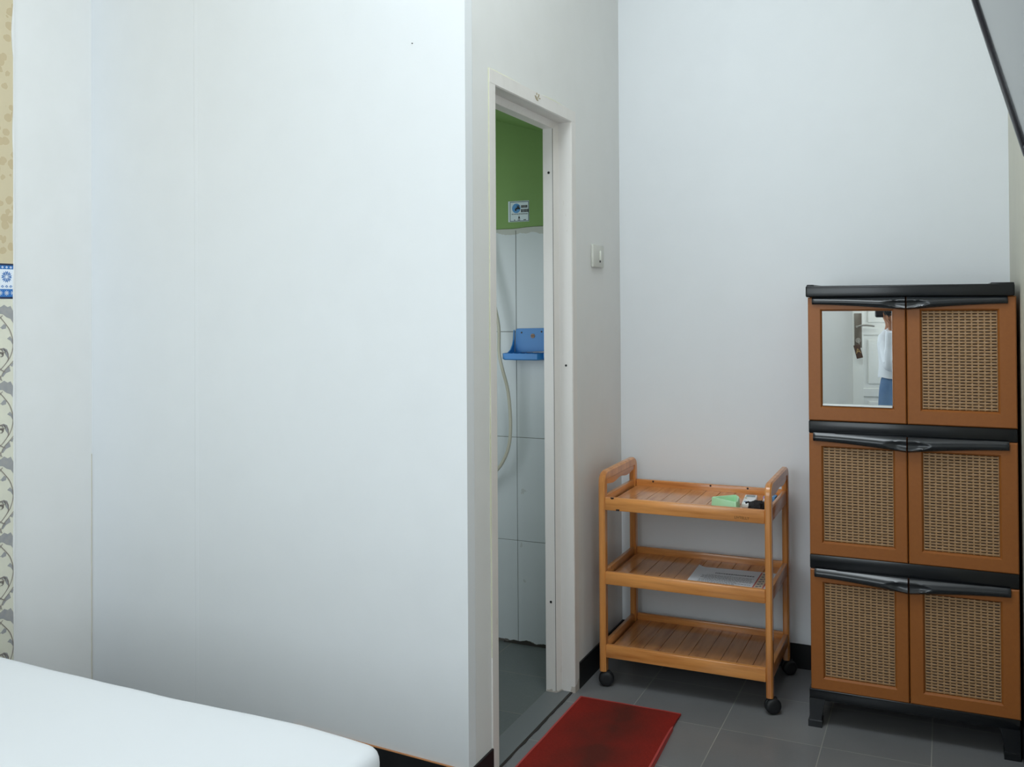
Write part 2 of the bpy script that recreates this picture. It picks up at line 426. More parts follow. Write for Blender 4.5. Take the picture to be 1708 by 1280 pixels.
# sticker on green wall
s_ = thing('wall_sticker', (-.366, -.181, 1.738), 'small square white sticker with blue disc on the green bathroom wall', 'sticker')
X0, X1, Z0, Z1 = -.413, -.321, 1.699, 1.783; Y = -.1805
mb = MB(M_CARD).box((X0, Y-.001, Z0), (X1, Y, Z1)); mb.build('backing', s_, smooth=False)
mb = MB(M_BN)
def sq(mb, u0, v0, u1, v1, d=.0013):  # u,v 0..1 on the sticker
    mb.box((X0+(X1-X0)*u0, Y-d, Z0+(Z1-Z0)*v0), (X0+(X1-X0)*u1, Y-d+.0004, Z0+(Z1-Z0)*v1))
mb.use(mat('sticker_dark_frame', (52, 84, 84), .5))
sq(mb, .08, .94, .99, .97); sq(mb, .08, .02, .99, .05); sq(mb, .08, .05, .105, .94); sq(mb, .965, .05, .99, .94); mb.build('printed_border', s_, smooth=False)
mb = MB(M_CARDBLUE); n = 28; c0 = (X0+(X1-X0)*.39, Z0+(Z1-Z0)*.65)
mb.prism([(c0[0]+.0185*math.cos(2*PI*k/n), c0[1]+.0195*math.sin(2*PI*k/n)) for k in range(n)], Y-.0014, Y-.001, 'y')
mb.use(M_DARK)
for q in ((.36, .60, .57, .68), (.42, .68, .53, .72), (.40, .75, .56, .78), (.46, .72, .50, .76), (.33, .53, .40, .63)): sq(mb, *q, d=.0017)
mb.build('faucet_emblem', s_, smooth=False)
mb = MB(M_DARK); random.seed(11)
for r0, r1 in ((.66, .79), (.45, .60)):
    u = .62
    while u < .92:
        wd = random.choice((.035, .045, .055)); sq(mb, u, r0, u+wd, r1); u += wd+.014
u = .17
while u < .93:
    wd = random.uniform(.03, .07); sq(mb, u, .355, min(u+wd, .95), .39); u += wd+.02
mb.prism([(X0+.0435, Z0+.0125), (X0+.053, Z0+.0125), (X0+.0483, Z0+.026)], Y-.0014, Y-.001, 'y')
for u in (.28, .46, .52, .74, .8): sq(mb, u, .07, u+.05, .11)
mb.build('small_print', s_, smooth=False)

# soap dish
sd = thing('soap_dish', (-.31, -.187, 1.14), 'blue plastic soap dish fixed to the tiled bathroom wall', 'soap dish')
mb = MB(M_BLUE)
bp_ = [(-.378, 1.262), (-.372, 1.268), (-.208, 1.272), (-.201, 1.266), (-.201, 1.182), (-.381, 1.172)]
mb.prism(bp_, -.192, -.187, 'y'); mb.build('back_plate', sd)
mb = MB(M_BLUE)
def P(x, y, z): return (x, y, z)
# tray: floor + lip (outline in plan)
out = [(-.398, -.190), (-.404, -.262), (-.398, -.270), (-.252, -.270), (-.245, -.264), (-.201, -.196), (-.201, -.190)]
def off(p, d):
    c_ = Vector((-.30, -.225)); v = Vector(p)-c_; return tuple(c_+v*(1-d/v.length))
lo = [[(x, y, 1.146) for x, y in [off(p, .006) for p in out]], [(x, y, 1.150) for x, y in out], [(x, y, 1.172) for x, y in out], [(x, y, 1.172) for x, y in [off(p, .004) for p in out]], [(x, y, 1.156) for x, y in [off(p, .005) for p in out]]]
mb.loft(lo); mb.build('tray', sd)
mb = MB(M_BLUE)
for k in range(7): mb.box((-.385+.026*k, -.262, 1.156), (-.381+.026*k, -.1925, 1.174), .001)
mb.build('ribs', sd)
mb = MB(M_BLUE)   # curved cheeks
for x in (-.388, -.206):
    mb = MB(M_BLUE)
    c = [(-.192, 1.262), (-.197, 1.225), (-.207, 1.203), (-.225, 1.185), (-.258, 1.172), (-.258, 1.160), (-.192, 1.160)]
    mb.prism(c, x, x+.005, 'x'); mb.build('cheek', sd)
for x, z, r in ((-.352, 1.252, .0035), (-.265, 1.256, .0035)): MB(M_DARK).cyl((x, -.1935, z), (x, -.191, z), r, 12).build('screw', sd)
mb = MB(mat('rusty_screw', (150, 118, 98), .5)).cyl((-.303, -.194, 1.239), (-.303, -.191, 1.239), .009, 16); mb.use(M_DARK).box((-.309, -.1946, 1.238), (-.297, -.1935, 1.240))
mb.build('screw', sd)
# shower hose
hp = [(-.56, -.24, 1.95), (-.52, -.24, 1.72), (-.475, -.245, 1.50), (-.446, -.25, 1.373), (-.426, -.25, 1.277), (-.407, -.252, 1.18), (-.398, -.283, 1.12), (-.384, -.26, 1.03), (-.378, -.25, .933), (-.379, -.25, .837), (-.398, -.25, .765), (-.44, -.25, .703), (-.50, -.245, .672), (-.56, -.235, .70), (-.59, -.22, .78)]
hp[5] = (-.413, -.275, 1.18)
def spline(p, n=8):
    r = []
    for i in range(len(p)-1):
        a, b, c, d = [Vector(p[max(0, min(len(p)-1, i+k))]) for k in (-1, 0, 1, 2)]
        for k in range(n):
            t = k/n; r.append(.5*((2*b)+(c-a)*t+(2*a-5*b+4*c-d)*t*t+(-a+3*b-3*c+d)*t**3))
    r.append(Vector(p[-1])); return r
sh = thing('shower_hose', (-.45, -.25, .66), 'thin cream shower hose hanging in a loop on the bathroom tiles', 'shower hose')
MB(M_HOSE).tube(spline(hp), .0068, 10).build('hose', sh)
mb = MB(M_CHROME); mb.cyl((-.59, -.22, .77), (-.59, -.22, .82), .012); mb.cyl((-.59, -.22, .80), (-.59, -.186, .80), .012); mb.build('wall_fitting', sh); mb = MB(M_CHROME)
mb.cyl((-.56, -.24, 1.94), (-.565, -.235, 2.0), .012); mb.cyl((-.565, -.235, 1.98), (-.565, -.186, 1.98), .010); mb.build('wall_fitting', sh)

# ------------------------------------------------------------------ door frame
df = st(MB(M_FRAME).build('door_1', origin=(0, -.85, 0)) if False else bpy.data.objects.new('door_1', None), 'narrow bathroom doorway with white painted frame')
COL.objects.link(df); df.location = (0, -.85, 0); ORG['door_1'] = Vector((0, -.85, 0))
Ya, Yb, ZT = -1.199, -.503, 2.05; wj = .042
def jamb(y, s):   # s=+1: opening lies on +y side
    # plan profile (x,y): face slightly proud, rebate step towards the opening
    p = [(.004, 0), (.004, wj*s-.003*s), (.001, wj*s), (-.046, wj*s), (-.052, wj*s+.022*s), (-.056, (wj+.028)*s), (-.094, (wj+.028)*s), (-.094, 0)]
    return [(x, y+q) for x, q in p]
for y, s, nm in ((Ya, 1, 'frame_jamb'), (Yb, -1, 'frame_jamb')):
    MB(M_FRAME).prism(jamb(y, s), 0, ZT, 'z').build(nm, df, ang=25)
p = [(.0045, ZT), (.0045, ZT-wj+.003), (.001, ZT-wj), (-.046, ZT-wj), (-.052, ZT-wj-.016), (-.056, ZT-wj-.022), (-.094, ZT-wj-.022), (-.094, ZT)]
MB(M_FRAME).loft([[(x, Ya+.001, z) for x, z in p], [(x, Yb-.001, z) for x, z in p]]).build('frame_head', df, ang=25)
for x, y, z, q in ((-.072, -.573, 1.83, .0045), (-.074, -.573, .319, .0042), (-.022, -.545, 1.149, .0040)): MB(M_DARK).cyl((x, y-.0015, z), (x, y+.001, z), q, 12).build('screw', df)
for y, nm in ((-.5715, 1), ): MB(M_CRACK).box((-.0575, y-.0022, .01), (-.0560, y+.003, 1.985)).build('shadow_gap', df, smooth=False)
# old yellowish putty edges and a worn patch on the head
mb = MB(M_PUTTY); random.seed(9)
def ragged(pts, wdt, nrm):
    out = []
    for i, (y, z) in enumerate(pts):
        d = wdt*(.35+.65*abs(noise.noise(Vector((y*9, z*9, 2)))*2)); out.append((y, z, d))
    return out
for (y0, z0, y1, z1, dy, dz, wd) in ((Yb+.0, .0, Yb+.0, 1.5, 1, 0, .006), (Ya-.0, .35, Ya-.0, 2.05, -1, 0, .003), (Ya, ZT, Yb, ZT, 0, 1, .004)):
    n = 50; lo = []
    for i in range(n+1):
        t = i/n; y = y0+(y1-y0)*t; z = z0+(z1-z0)*t
        d = wd*max(.15, .55+1.3*noise.noise(Vector((y*7, z*7, 4))))
        lo.append([(0, y, z), (.0035, y, z), (.002, y+dy*d, z+dz*d), (0, y+dy*d, z+dz*d)])
    mb.loft(lo)
mb.build('putty_edge', df, ang=60)
mb = MB(mat('worn_brown_patch', (168, 154, 122), .7))
for k in range(9):
    y = -.845+random.uniform(-.025, .025); z = ZT-.016+random.uniform(-.012, .012); mb.box((.0045, y, z), (.0052, y+random.uniform(.004, .012), z+random.uniform(.003, .008)))
mb.build('worn_patch', df, smooth=False)

# light switch
sw = thing('light_switch', (0, -.285, 1.505), 'small square off-white light switch on the wall beside the doorway', 'light switch')
MB(M_SWITCH).box((0, -.342, 1.503), (.011, -.226, 1.588), .003).build('plate', sw)
mb = MB(M_SWT).box((.010, -.277, 1.53), (.0155, -.264, 1.566), .002); mb.use(M_DARK).box((.010, -.277, 1.522), (.0125, -.266, 1.530), .001); mb.build('toggle', sw)

# ------------------------------------------------------------------ wallpaper on the left wall
YE = -1.5575
k_u = .0455/22.0; k_v = .24/127.0
wp = thing('wallpaper', (XL, -2.9, 0), 'strip of patterned wallpaper at the far left edge with a blue border band', 'wallpaper')
def WY(u): return YE-(22-u)*k_u
def WZ(v): return 1.394-(v-499)*k_v
mb = MB(M_WPL).box((XL, YR+.001, 0), (XL+.0015, YE, 1.394)); 
def flat(mb, pts, m, d):
    if max(p[0] for p in pts) > 22:      # cut the motif off at the paper's edge
        q = []
        for a, b in zip(pts, pts[1:]+pts[:1]):
            if a[0] <= 22: q.append(a)
            if (a[0] <= 22) != (b[0] <= 22): t = (22-a[0])/(b[0]-a[0]); q.append((22, a[1]+(b[1]-a[1])*t))
        pts = q
        if len(pts) < 3: return
    mb.use(m); pts2 = [(WY(u), WZ(v)) for u, v in pts]
    n0 = len(mb.bm.faces)
    vs = [mb.bm.verts.new((XL+d, y, z)) for y, z in pts2]; fc = mb.bm.faces.new(vs); mb._tag(n0)
    bmesh.ops.triangulate(mb.bm, faces=[fc])
def stroke(mb, pts, wd, m, d):
    P_ = spline([(u, v, 0) for u, v in pts], 5); mb.use(m)
    for i in range(len(P_)-1):
        a, b = P_[i], P_[i+1]; t = (b-a)
        if t.length < 1e-6: continue
        nr = Vector((-t.y, t.x, 0)).normalized()*wd/2; t.normalize(); t *= .2
        q = [a-t+nr, b+t+nr, b+t-nr, a-t-nr]
        mb.quad(*[(XL+d, WY(p.x), WZ(p.y)) for p in q])
REP = 6; 
leafs = [[(-6, 516), (0, 513), (6, 509), (12, 513), (17, 511), (21, 519), (24, 532), (22, 541), (17, 533), (10, 530), (4, 525), (-4, 523)],
         [(24.5, 497), (22, 503), (24.5, 511)], [(0, 547), (6, 541), (10, 544), (9, 549), (3, 550)], [(11, 566), (16, 562), (21, 569), (21, 577), (17, 570)],
         [(0, 584), (5, 581), (11, 584), (14, 592), (13, 600), (9, 594), (8, 587)], [(15, 613), (17, 621), (9, 624), (4, 630), (1, 628), (8, 617)], [(22, 606), (16, 611), (20, 614)]]
stems = [([(-3, 527), (6, 538), (15, 551), (20, 566), (21, 580), (17, 595), (10, 606), (0, 617), (-8, 622)], 1.3), ([(-6, 590), (0, 583), (7, 584), (12, 591), (13, 600), (10, 606)], 1.3), ([(1, 596), (4, 594), (4, 590), (0, 589), (-3, 593)], 1.6), ([(24, 604), (14, 612), (5, 621), (-2, 636)], 1.1)]
for k in range(REP):
    for h in range(28):
        mir = h % 2; du = -26*(h+ (1 if mir else 0)) if mir else -26*h
        def T_(p): 
            u = (-(p[0])+26) if mir else p[0]
            return (u-26*h if not mir else u-26*h-26+26, p[1]+127*k)
        def ok(pts): return all(WZ(p[1]) > .002 for p in pts)
        for lf in leafs:
            q = [T_(p) for p in lf]
            if ok(q): flat(mb, q, M_WPI, .0018+.00025*mir+.00003*leafs.index(lf))
        for sm, wd in stems:
            q = [T_(p) for p in sm]
            if h == 0: q = [(min(u, 21.3), v) for u, v in q]
            if ok(q): stroke(mb, q, wd, M_WPS, .0026+.0002*mir+.00004*[z_[0] for z_ in stems].index(sm))
mb.build('scroll_paper', wp, smooth=False)
mb = MB(M_BW).box((XL, YR+.001, 1.394), (XL+.0025, YE, 1.506))
def bq(u0, v0, u1, v1, m, d=.0029): mb.use(m).quad(*[(XL+d, WY(u), 1.394+v) for u, v in ((u0, v0), (u1, v0), (u1, v1), (u0, v1))])
UW = -1290
bq(UW, .106, 22, .112, M_BN); bq(UW, 0, 22, .006, M_BN); bq(UW, .094, 22, .106, M_BB); bq(UW, .006, 22, .031, M_BB)
def bp2(pts, m, d=.0032):
    mb.use(m); mb.quad(*[(XL+d, WY(min(u, 22)), 1.394+v) for u, v in pts])
for k in range(60):
    u = 10-21.5*k
    for a in range(8):   # eight-petal star
        th = a*PI/4+PI/8; 
        for sgn in (-.22, .22):
            t1 = th+sgn
            c_, s1 = math.cos(t1), math.sin(t1)
            pr = .0205/k_u
            P0_ = (u+pr*.18*c_*.9, .070+.0205*.18*s1); P1_ = (u+pr*.7*math.cos(t1-.16), .070+.0205*.7*math.sin(t1-.16)); P2_ = (u+pr*c_*.95, .070+.0205*s1*.95); P3_ = (u+pr*.7*math.cos(t1+.12), .070+.0205*.7*math.sin(t1+.12))
            bp2([P0_, P1_, P2_, P3_], M_BB)
    for q in range(3):
        uu = u+7*q-7
        bp2([(uu-2.6, .039), (uu, .035), (uu+2.6, .039), (uu, .044)], M_BB); bp2([(uu-1.1, .0392), (uu, .0375), (uu+1.1, .0392), (uu, .0412)], M_BW, .0035)
        bp2([(uu-2.2, .100), (uu, .096), (uu+2.2, .100), (uu, .104)], M_BW); bp2([(uu-1.0, .100), (uu, .0985), (uu+1.0, .100), (uu, .1015)], M_BB, .0035)
    for q in (0, 10.75):
        uu = u+q
        for ang in range(4):
            th = ang*PI/4; c_, s1 = math.cos(th), math.sin(th); L = .0085
            bp2([(uu-L/k_u*c_-.35*s1, .0185-L*s1+.0008*c_), (uu+L/k_u*c_-.35*s1, .0185+L*s1+.0008*c_), (uu+L/k_u*c_+.35*s1, .0185+L*s1-.0008*c_), (uu-L/k_u*c_+.35*s1, .0185-L*s1-.0008*c_)], M_BW)
mb.build('border_band', wp, smooth=False)
MB(M_WPU).box((XL, YR+.001, 1.506), (XL+.0015, YE, HT)).build('flowered_paper', wp, smooth=False)
# white paint lapping over the wallpaper's edge
mb = MB(M_SIDE); lo = []
for i in range(160):
    z = .02+i*(HT-.03)/160; d = .0012+max(0, noise.noise(Vector((z*6, 2, 1))))*.009
    lo.append([(XL, YE+.004, z), (XL+.004, YE+.002, z), (XL+.0034, YE-d, z), (XL, YE-d, z)])
mb.loft(lo); mb.build('painted_edge', wp)

# ------------------------------------------------------------------ bed
bed = thing('bed', (-.66, -3.0, 0), 'bed with plain white sheet in the lower left corner', 'bed')
t = bmesh.new(); bmesh.ops.create_cube(t, size=1)
bx0, bx1, by0, by1 = -1.485, .186, -3.95, -2.030
for v in t.verts: v.co = Vector(((bx0+bx1)/2+v.co.x*(bx1-bx0), (by0+by1)/2+v.co.y*(by1-by0), .36+v.co.z*.285))
bmesh.ops.bevel(t, geom=[e for e in t.edges], offset=.032, segments=5, affect='EDGES', profile=.55)
bmesh.ops.subdivide_edges(t, edges=[e for e in t.edges if e.calc_length() > .3], cuts=36, use_grid_fill=True)
for v in t.verts:
    a = v.co; d = .006*noise.noise(Vector((a.x*2.2, a.y*2.2, a.z)))+.002*noise.noise(a*9)
    v.co.z += d*(1 if a.z > .3 else 0)
    if a.y > -2.4: v.co.y -= .022*max(0, (a.x+.15)/.33)**1.5
    v.co.y += .004*noise.noise(Vector((a.x*3, 1, 1)))+(.022*max(0, (-a.x-.78)/.3) if a.y > -2.4 and a.x < -.78 and a.x > -1.2 else (.03 if a.y > -2.4 and a.x <= -1.2 else 0))
mb = MB(M_SHEET); mb.merge(t); mb.build('mattress', bed, ang=60)
MB(M_BEDB).box((-1.47, -3.92, .06), (.165, -2.06, .215), .01).build('bed_base', bed)
for x in (-1.4, .11):
    for y in (-3.86, -2.12): MB(M_DARK).cyl((x, y, 0), (x, y, .062), .022).build('leg', bed)

# ------------------------------------------------------------------ trolley
tr = thing('serving_trolley', (.365, -.26, 0), 'three tier varnished wooden trolley on black casters standing in the wall corner', 'trolley')
def uframe(x0, x1, name):
    yf, yb, zt, wd, rr = -.455, -.060, .765, .034, .042
    c = []   # centre line of an inverted U in (y,z)
    h = wd/2
    c.append((yf+h, .055)); c.append((yf+h, zt-rr))
    for k in range(1, 7): a = PI-k*PI/12; c.append((yf+h+(rr-h)*(1+math.cos(a)), zt-rr+(rr-h)*math.sin(a)))
    c2 = [(-.515-y, z) for y, z in c[::-1]]
    c = c+c2
    n = len(c); loops = []; xm, hx = (x0+x1)/2, (x1-x0)/2
    for i, (y, z) in enumerate(c):
        a = c[max(i-1, 0)]; b = c[min(i+1, n-1)]; d = Vector((b[0]-a[0], b[1]-a[1])).normalized(); nr = Vector((-d.y, d.x))
        loops.append([(xm+sx*hx*(1 if ch else .55), y+nr.x*sn*h*(.7 if ch else 1), z+nr.y*sn*h*(.7 if ch else 1)) for sx, sn, ch in ((-1, -1, 1), (-1, -1, 0), (1, -1, 0), (1, -1, 1), (1, 1, 1), (1, 1, 0), (-1, 1, 0), (-1, 1, 1))])
    mb = MB(M_WZ).loft(loops)
    o = mb.build(name, tr, ang=40)
    # grip board under the arch with a wavy lower edge
    g = MB(M_WY); N = 24; top = zt-.020; lo = []
    for i in range(N+1):
        y = yf+.03+i*(yb-yf-.06)/N; b = zt-.052+.004*math.cos(i/N*4*PI)
        lo.append([(x0+.003, y, b+.002), (x0+.005, y, b), (x1-.005, y, b), (x1-.003, y, b+.002), (x1-.003, y, top), (x0+.003, y, top)])
    g.loft(lo); ORG[o.name] = ORG[tr.name]; g.build('grip', o, ang=40)
uframe(.062, .086, 'side_frame'); uframe(.646, .668, 'side_frame')
TZ = (.676, .412, .152)
for ti, zt in enumerate(TZ):
    mb = MB(M_SLAT); n = 10; X0t, X1t = .088, .644; pw = (X1t-X0t)/n
    for k in range(n): mb.box((X0t+pw*k+.0007, -.437, zt-.036), (X0t+pw*(k+1)-.0007, -.078, zt-.024), .0007, 1)
    mb.use(M_SEAM).box((X0t, -.436, zt-.037), (X1t, -.079, zt-.030))
    ty = mb.build('tray', tr, ang=30); ORG[ty.name] = ORG[tr.name]
    fr = MB(M_WX).box((.086, -.4535, zt-.046), (.646, -.4355, zt), .0035).build('front_rail', ty); ORG[fr.name] = ORG[tr.name]
    MB(M_WX).box((.086, -.078, zt-.046), (.646, -.062, zt), .0035).build('back_rail', ty)
    for x in (.066, .648): MB(M_WY).box((x, -.424, zt-.046), (x+.016, -.092, zt), .003).build('side_rail', ty)
    if ti == 0:
        MB(M_KNOT).prism([(.107, .677), (.121, .677), (.119, .6715), (.111, .6705)], -.4542, -.453, 'y').build('dark_plug', fr)
        MB(M_KNOT).box((.128, -.4542, .6305), (.141, -.4532, .637), .001).build('dark_plug', fr)
        for x in (.155, .38, .52): MB(M_KNOT).cyl((x, -.0785, .671), (x, -.0775, .671), .004, 8).build('dark_plug', ty)
        tm = MB(M_BURN); mtx = Matrix.Translation((.571, -.4537, .6445)) @ Matrix.Rotation(math.radians(90), 4, 'X')
        text_mesh(tm, 'LIVTELLY', .0125, mtx, .0006); tm.build('burnt_lettering', fr, smooth=False)
for x, y, rz in ((.074, -.438, .5), (.657, -.438, .75), (.074, -.078, .9), (.657, -.078, .7)):
    mb = MB(M_RUB); mb.cyl((x, y, .040), (x, y, .058), .009); 
    mtx = Matrix.Translation((x+.008, y+.002, .0272)) @ Matrix.Rotation(rz-1.75, 4, 'Z')
    t = bmesh.new()
    prof = [(-.0165, .010), (-.0165, .019), (-.013, .0245), (-.008, .0268), (-.002, .0268), (0, .0235), (.002, .0268), (.008, .0268), (.013, .0245), (.0165, .019), (.0165, .010)]
    nn = 26; L = []
    for a_, r_ in prof: L.append([t.verts.new((a_, r_*math.cos(2*PI*k/nn), r_*math.sin(2*PI*k/nn))) for k in range(nn)])
    for A, Bq in zip(L, L[1:]):
        for k in range(nn): t.faces.new((A[k], A[(k+1) % nn], Bq[(k+1) % nn], Bq[k]))
    t.faces.new(L[0][::-1]); t.faces.new(L[-1])
    hood = bmesh.new(); bmesh.ops.create_cube(hood, size=1)
    for v in hood.verts: v.co = Vector((v.co.x*.012, v.co.y*.026, .016+v.co.z*.022))
    mb.merge(hood, mtx)
    cs = mb.build('caster', tr); ORG[cs.name] = ORG[tr.name]
    MB(M_RUB).merge(t, mtx).build('wheel', cs)

# items on the trolley
zt = .6525
ash = MB(M_GREENP)
top_ = [(.444, -.338), (.447, -.331), (.508, -.270), (.516, -.268), (.530, -.292), (.536, -.310), (.545, -.385), (.540, -.395), (.531, -.395), (.450, -.345)]
cA = Vector((sum(q[0] for q in top_)/10, sum(q[1] for q in top_)/10))
def ins(p, d): v = Vector(p)-cA; return tuple(cA+v*(1-d/v.length))
def lvl(d, z): return [(x, y, z) for x, y in [ins(p, d) for p in top_]]
ash.loft([lvl(-.003, zt), lvl(-.001, zt+.003), lvl(.0, zt+.027), lvl(.002, zt+.031), lvl(.010, zt+.031), lvl(.012, zt+.029), lvl(.015, zt+.007)])
tag(ash.build('ashtray'), 'mint green plastic triangular ashtray on the top shelf of the trolley', 'ashtray')
rm = thing('remote_control', (.565, -.25, zt), 'white remote control with grey display lying beside the green ashtray', 'remote control')
mtx = Matrix.Translation((.562, -.262, zt+.0095)) @ Matrix.Rotation(math.radians(6), 4, 'Z')
MB(M_WHITEP).box((-.022, -.075, -.0095), (.022, .075, .0095), .005, 3, mtx).build('case', rm)
MB(M_LCD).box((-.016, .030, .0085), (.016, .062, .0102), .001, 2, mtx).build('display', rm)
mb = MB(M_REMB).box((-.016, -.058, .0085), (-.006, -.048, .0105), .001, 2, mtx); mb.build('button', rm); mb = MB(mat('olive_button', (170, 166, 110), .5)).box((-.018, .004, .0085), (-.010, .014, .0105), .001, 2, mtx)
mb.build('button', rm); mb = MB(M_INK).box((.004, -.058, .0085), (.014, -.050, .0105), .001, 2, mtx); mb.build('button', rm)
pk = MB(M_CARDBLUE).box((.598, -.205, zt), (.640, -.150, zt+.018), .002); pk.use(M_BW).box((.5985, -.2056, zt+.004), (.622, -.2045, zt+.015)); pk.box((.604, -.195, zt+.0175), (.630, -.170, zt+.0186)); pk.use(mat('pink_print', (190, 150, 200), .5)).box((.598, -.2058, zt+.012), (.612, -.205, zt+.0175))
tag(pk.build('small_packet'), 'small blue and white packet behind the right front post of the trolley', 'packet')
# black pouch, crumpled
t = bmesh.new(); bmesh.ops.create_icosphere(t, subdivisions=4, radius=1)
for v in t.verts:
    c = v.co.copy(); d = 1+.22*noise.noise(c*2.1)+.10*noise.noise(c*5)
    v.co = Vector((.609+c.x*.028*d, -.386+c.y*.036*d, max(zt+.0005, zt+.020+c.z*.021*d)))
mb = MB(M_CLOTH); mb.merge(t); mb.tube([(.592, -.38, zt+.026), (.580, -.385, zt+.033), (.572, -.39, zt+.030)], .0035, 8)
tag(mb.build('pouch'), 'crumpled black cloth pouch at the front right of the top trolley shelf', 'pouch')
# paper on the middle shelf
zp = .412-.0238
pp = thing('printed_sheet', (.49, -.27, zp), 'white printed paper sheet with a red patterned margin on the middle trolley shelf', 'paper')
def pz(u, v): return zp+.0006+.008*max(0, (.10-u)/.10)**2*v+.003*max(0, math.sin(u*PI))*max(0, v-.7)
A, Bc, Cc, D = (.362, -.425), (.640, -.432), (.640, -.165), (.360, -.182)
def PP(u, v, d=0):
    x = (A[0]*(1-u)+Bc[0]*u)*(1-v)+(D[0]*(1-u)+Cc[0]*u)*v; y = (A[1]*(1-u)+Bc[1]*u)*(1-v)+(D[1]*(1-u)+Cc[1]*u)*v
    return (x, y, pz(u, v)+d)
def patch(mb, u0, v0, u1, v1, nu, nv, d):
    for i in range(nu):
        for j in range(nv):
            a, b = u0+(u1-u0)*i/nu, u0+(u1-u0)*(i+1)/nu; c_, e_ = v0+(v1-v0)*j/nv, v0+(v1-v0)*(j+1)/nv
            mb.quad(PP(a, c_, d), PP(b, c_, d), PP(b, e_, d), PP(a, e_, d))
mb = MB(M_PAPER); patch(mb, 0, 0, 1, 1, 20, 8, 0); patch(mb, 0, 0, 1, 1, 20, 8, -.0004); mb.build('sheet', pp, ang=60)
mb = MB(M_INK); random.seed(4)
u = .26
while u < .74: wd = random.uniform(.012, .03); patch(mb, u, .72, u+wd, .765, 1, 1, .0005); u += wd+.006
for r in range(11):
    v = .62-.05*r; u = .12+(.05 if r % 4 == 0 else 0); end = random.choice((.76, .74, .55))
    while u < end: wd = random.uniform(.012, .04); patch(mb, u, v, u+wd, v+.016, 1, 1, .0005); u += wd+.008
mb.build('printed_text', pp, smooth=False)
mb = MB(M_CREAM); patch(mb, .815, 0, .935, .97, 1, 8, .0004); mb.use(M_PINK); patch(mb, .805, 0, .822, .97, 1, 8, .0007); patch(mb, .925, 0, .942, .97, 1, 8, .0007)
mb.use(M_INK)
for k in range(8):
    v = .05+k*.115; patch(mb, .84, v, .87, v+.05, 1, 1, .0009); patch(mb, .865, v+.03, .905, v+.05, 1, 1, .0009); patch(mb, .885, v+.045, .90, v+.085, 1, 1, .0009)
mb.build('patterned_margin', pp, smooth=False)

# ------------------------------------------------------------------ door mat
mt = thing('door_mat', (.215, -.88, 0), 'worn red rectangular doormat on the floor in front of the bathroom doorway', 'doormat')
N1, N2 = 24, 36
def mp_(u, v):
    x = .036+.359*u; y = -1.17+.596*v
    if u > .9: x += .006*math.sin(v*5)*(u-.9)*10
    z = .0075+.0022*noise.noise(Vector((x*9, y*9, 0)))+(.007*max(0, math.sin(v*PI*1.3-.4))*max(0, (u-.8)/.2)**2)
    return x, y, z
tp = [[mp_(i/N1, j/N2) for j in range(N2+1)] for i in range(N1+1)]
mb = MB(M_MAT)
for i in range(N1):
    for j in range(N2):
        mb.quad(tp[i][j], tp[i+1][j], tp[i+1][j+1], tp[i][j+1])
        a = [(p[0], p[1], .0008) for p in (tp[i][j], tp[i+1][j], tp[i+1][j+1], tp[i][j+1])]; mb.quad(*a[::-1])
mb.build('pile', mt, ang=80)
mb = MB(M_MATE)
bd = [tp[i][0] for i in range(N1+1)]+[tp[N1][j] for j in range(1, N2+1)]+[tp[i][N2] for i in range(N1-1, -1, -1)]+[tp[0][j] for j in range(N2-1, 0, -1)]
def outw(p):
    cxy = (.2155, -.872); dx = 1 if p[0] > .39 else (-1 if p[0] < .04 else 0); dy = 1 if p[1] > -.58 else (-1 if p[1] < -1.165 else 0)
    return dx, dy
lp = []
for p in bd:
    dx, dy = outw(p); lp.append([(p[0]-dx*.004, p[1]-dy*.004, p[2]+.0006), (p[0]+dx*.002, p[1]+dy*.002, p[2]+.0004), (p[0]+dx*.004, p[1]+dy*.004, .0008), (p[0]-dx*.003, p[1]-dy*.003, .0006)])
mb.ring(lp); mb.build('edge_binding', mt, ang=60)

# ------------------------------------------------------------------ plastic cabinet
YF = -.480
cb = thing('storage_cabinet', (1.09, -.26, 0), 'tall brown and black plastic cabinet with six woven-look doors against the right wall', 'cabinet')
mb = MB(M_BROWN)
mb.box((.796, YF+.03, .12), (.812, -.03, 1.385), .003); mb.box((1.374, YF+.03, .12), (1.390, -.03, 1.385), .003); mb.box((.80, -.035, .12), (1.386, -.028, 1.385))
mb.box((.81, YF+.032, .13), (1.376, YF+.036, 1.38))
mb.build('body', cb)
mb = MB(M_BLK)
mb.box((.789, YF-.012, 1.383), (1.390, -.02, 1.4195), .005, 3); mb.box((.792, YF-.010, 1.415), (.815, -.03, 1.4235), .003); mb.box((1.325, YF-.010, 1.415), (1.389, -.03, 1.4235), .003)
mb.build('top_cap', cb)
for z0, z1 in ((.944, .985), (.507, .553)): MB(M_BLK).box((.793, YF+.004, z0), (1.394, -.03, z1), .004).build('divider', cb)
mb = MB(M_BLK)
mb.box((.788, YF+.004, .085), (1.392, YF+.028, .1205), .004); mb.box((.788, -.06, .085), (1.392, -.03, .1205), .004); mb.box((.788, YF+.02, .085), (.812, -.04, .12), .003); mb.box((1.368, YF+.02, .085), (1.392, -.04, .12), .003)
mb.build('base_frame', cb)
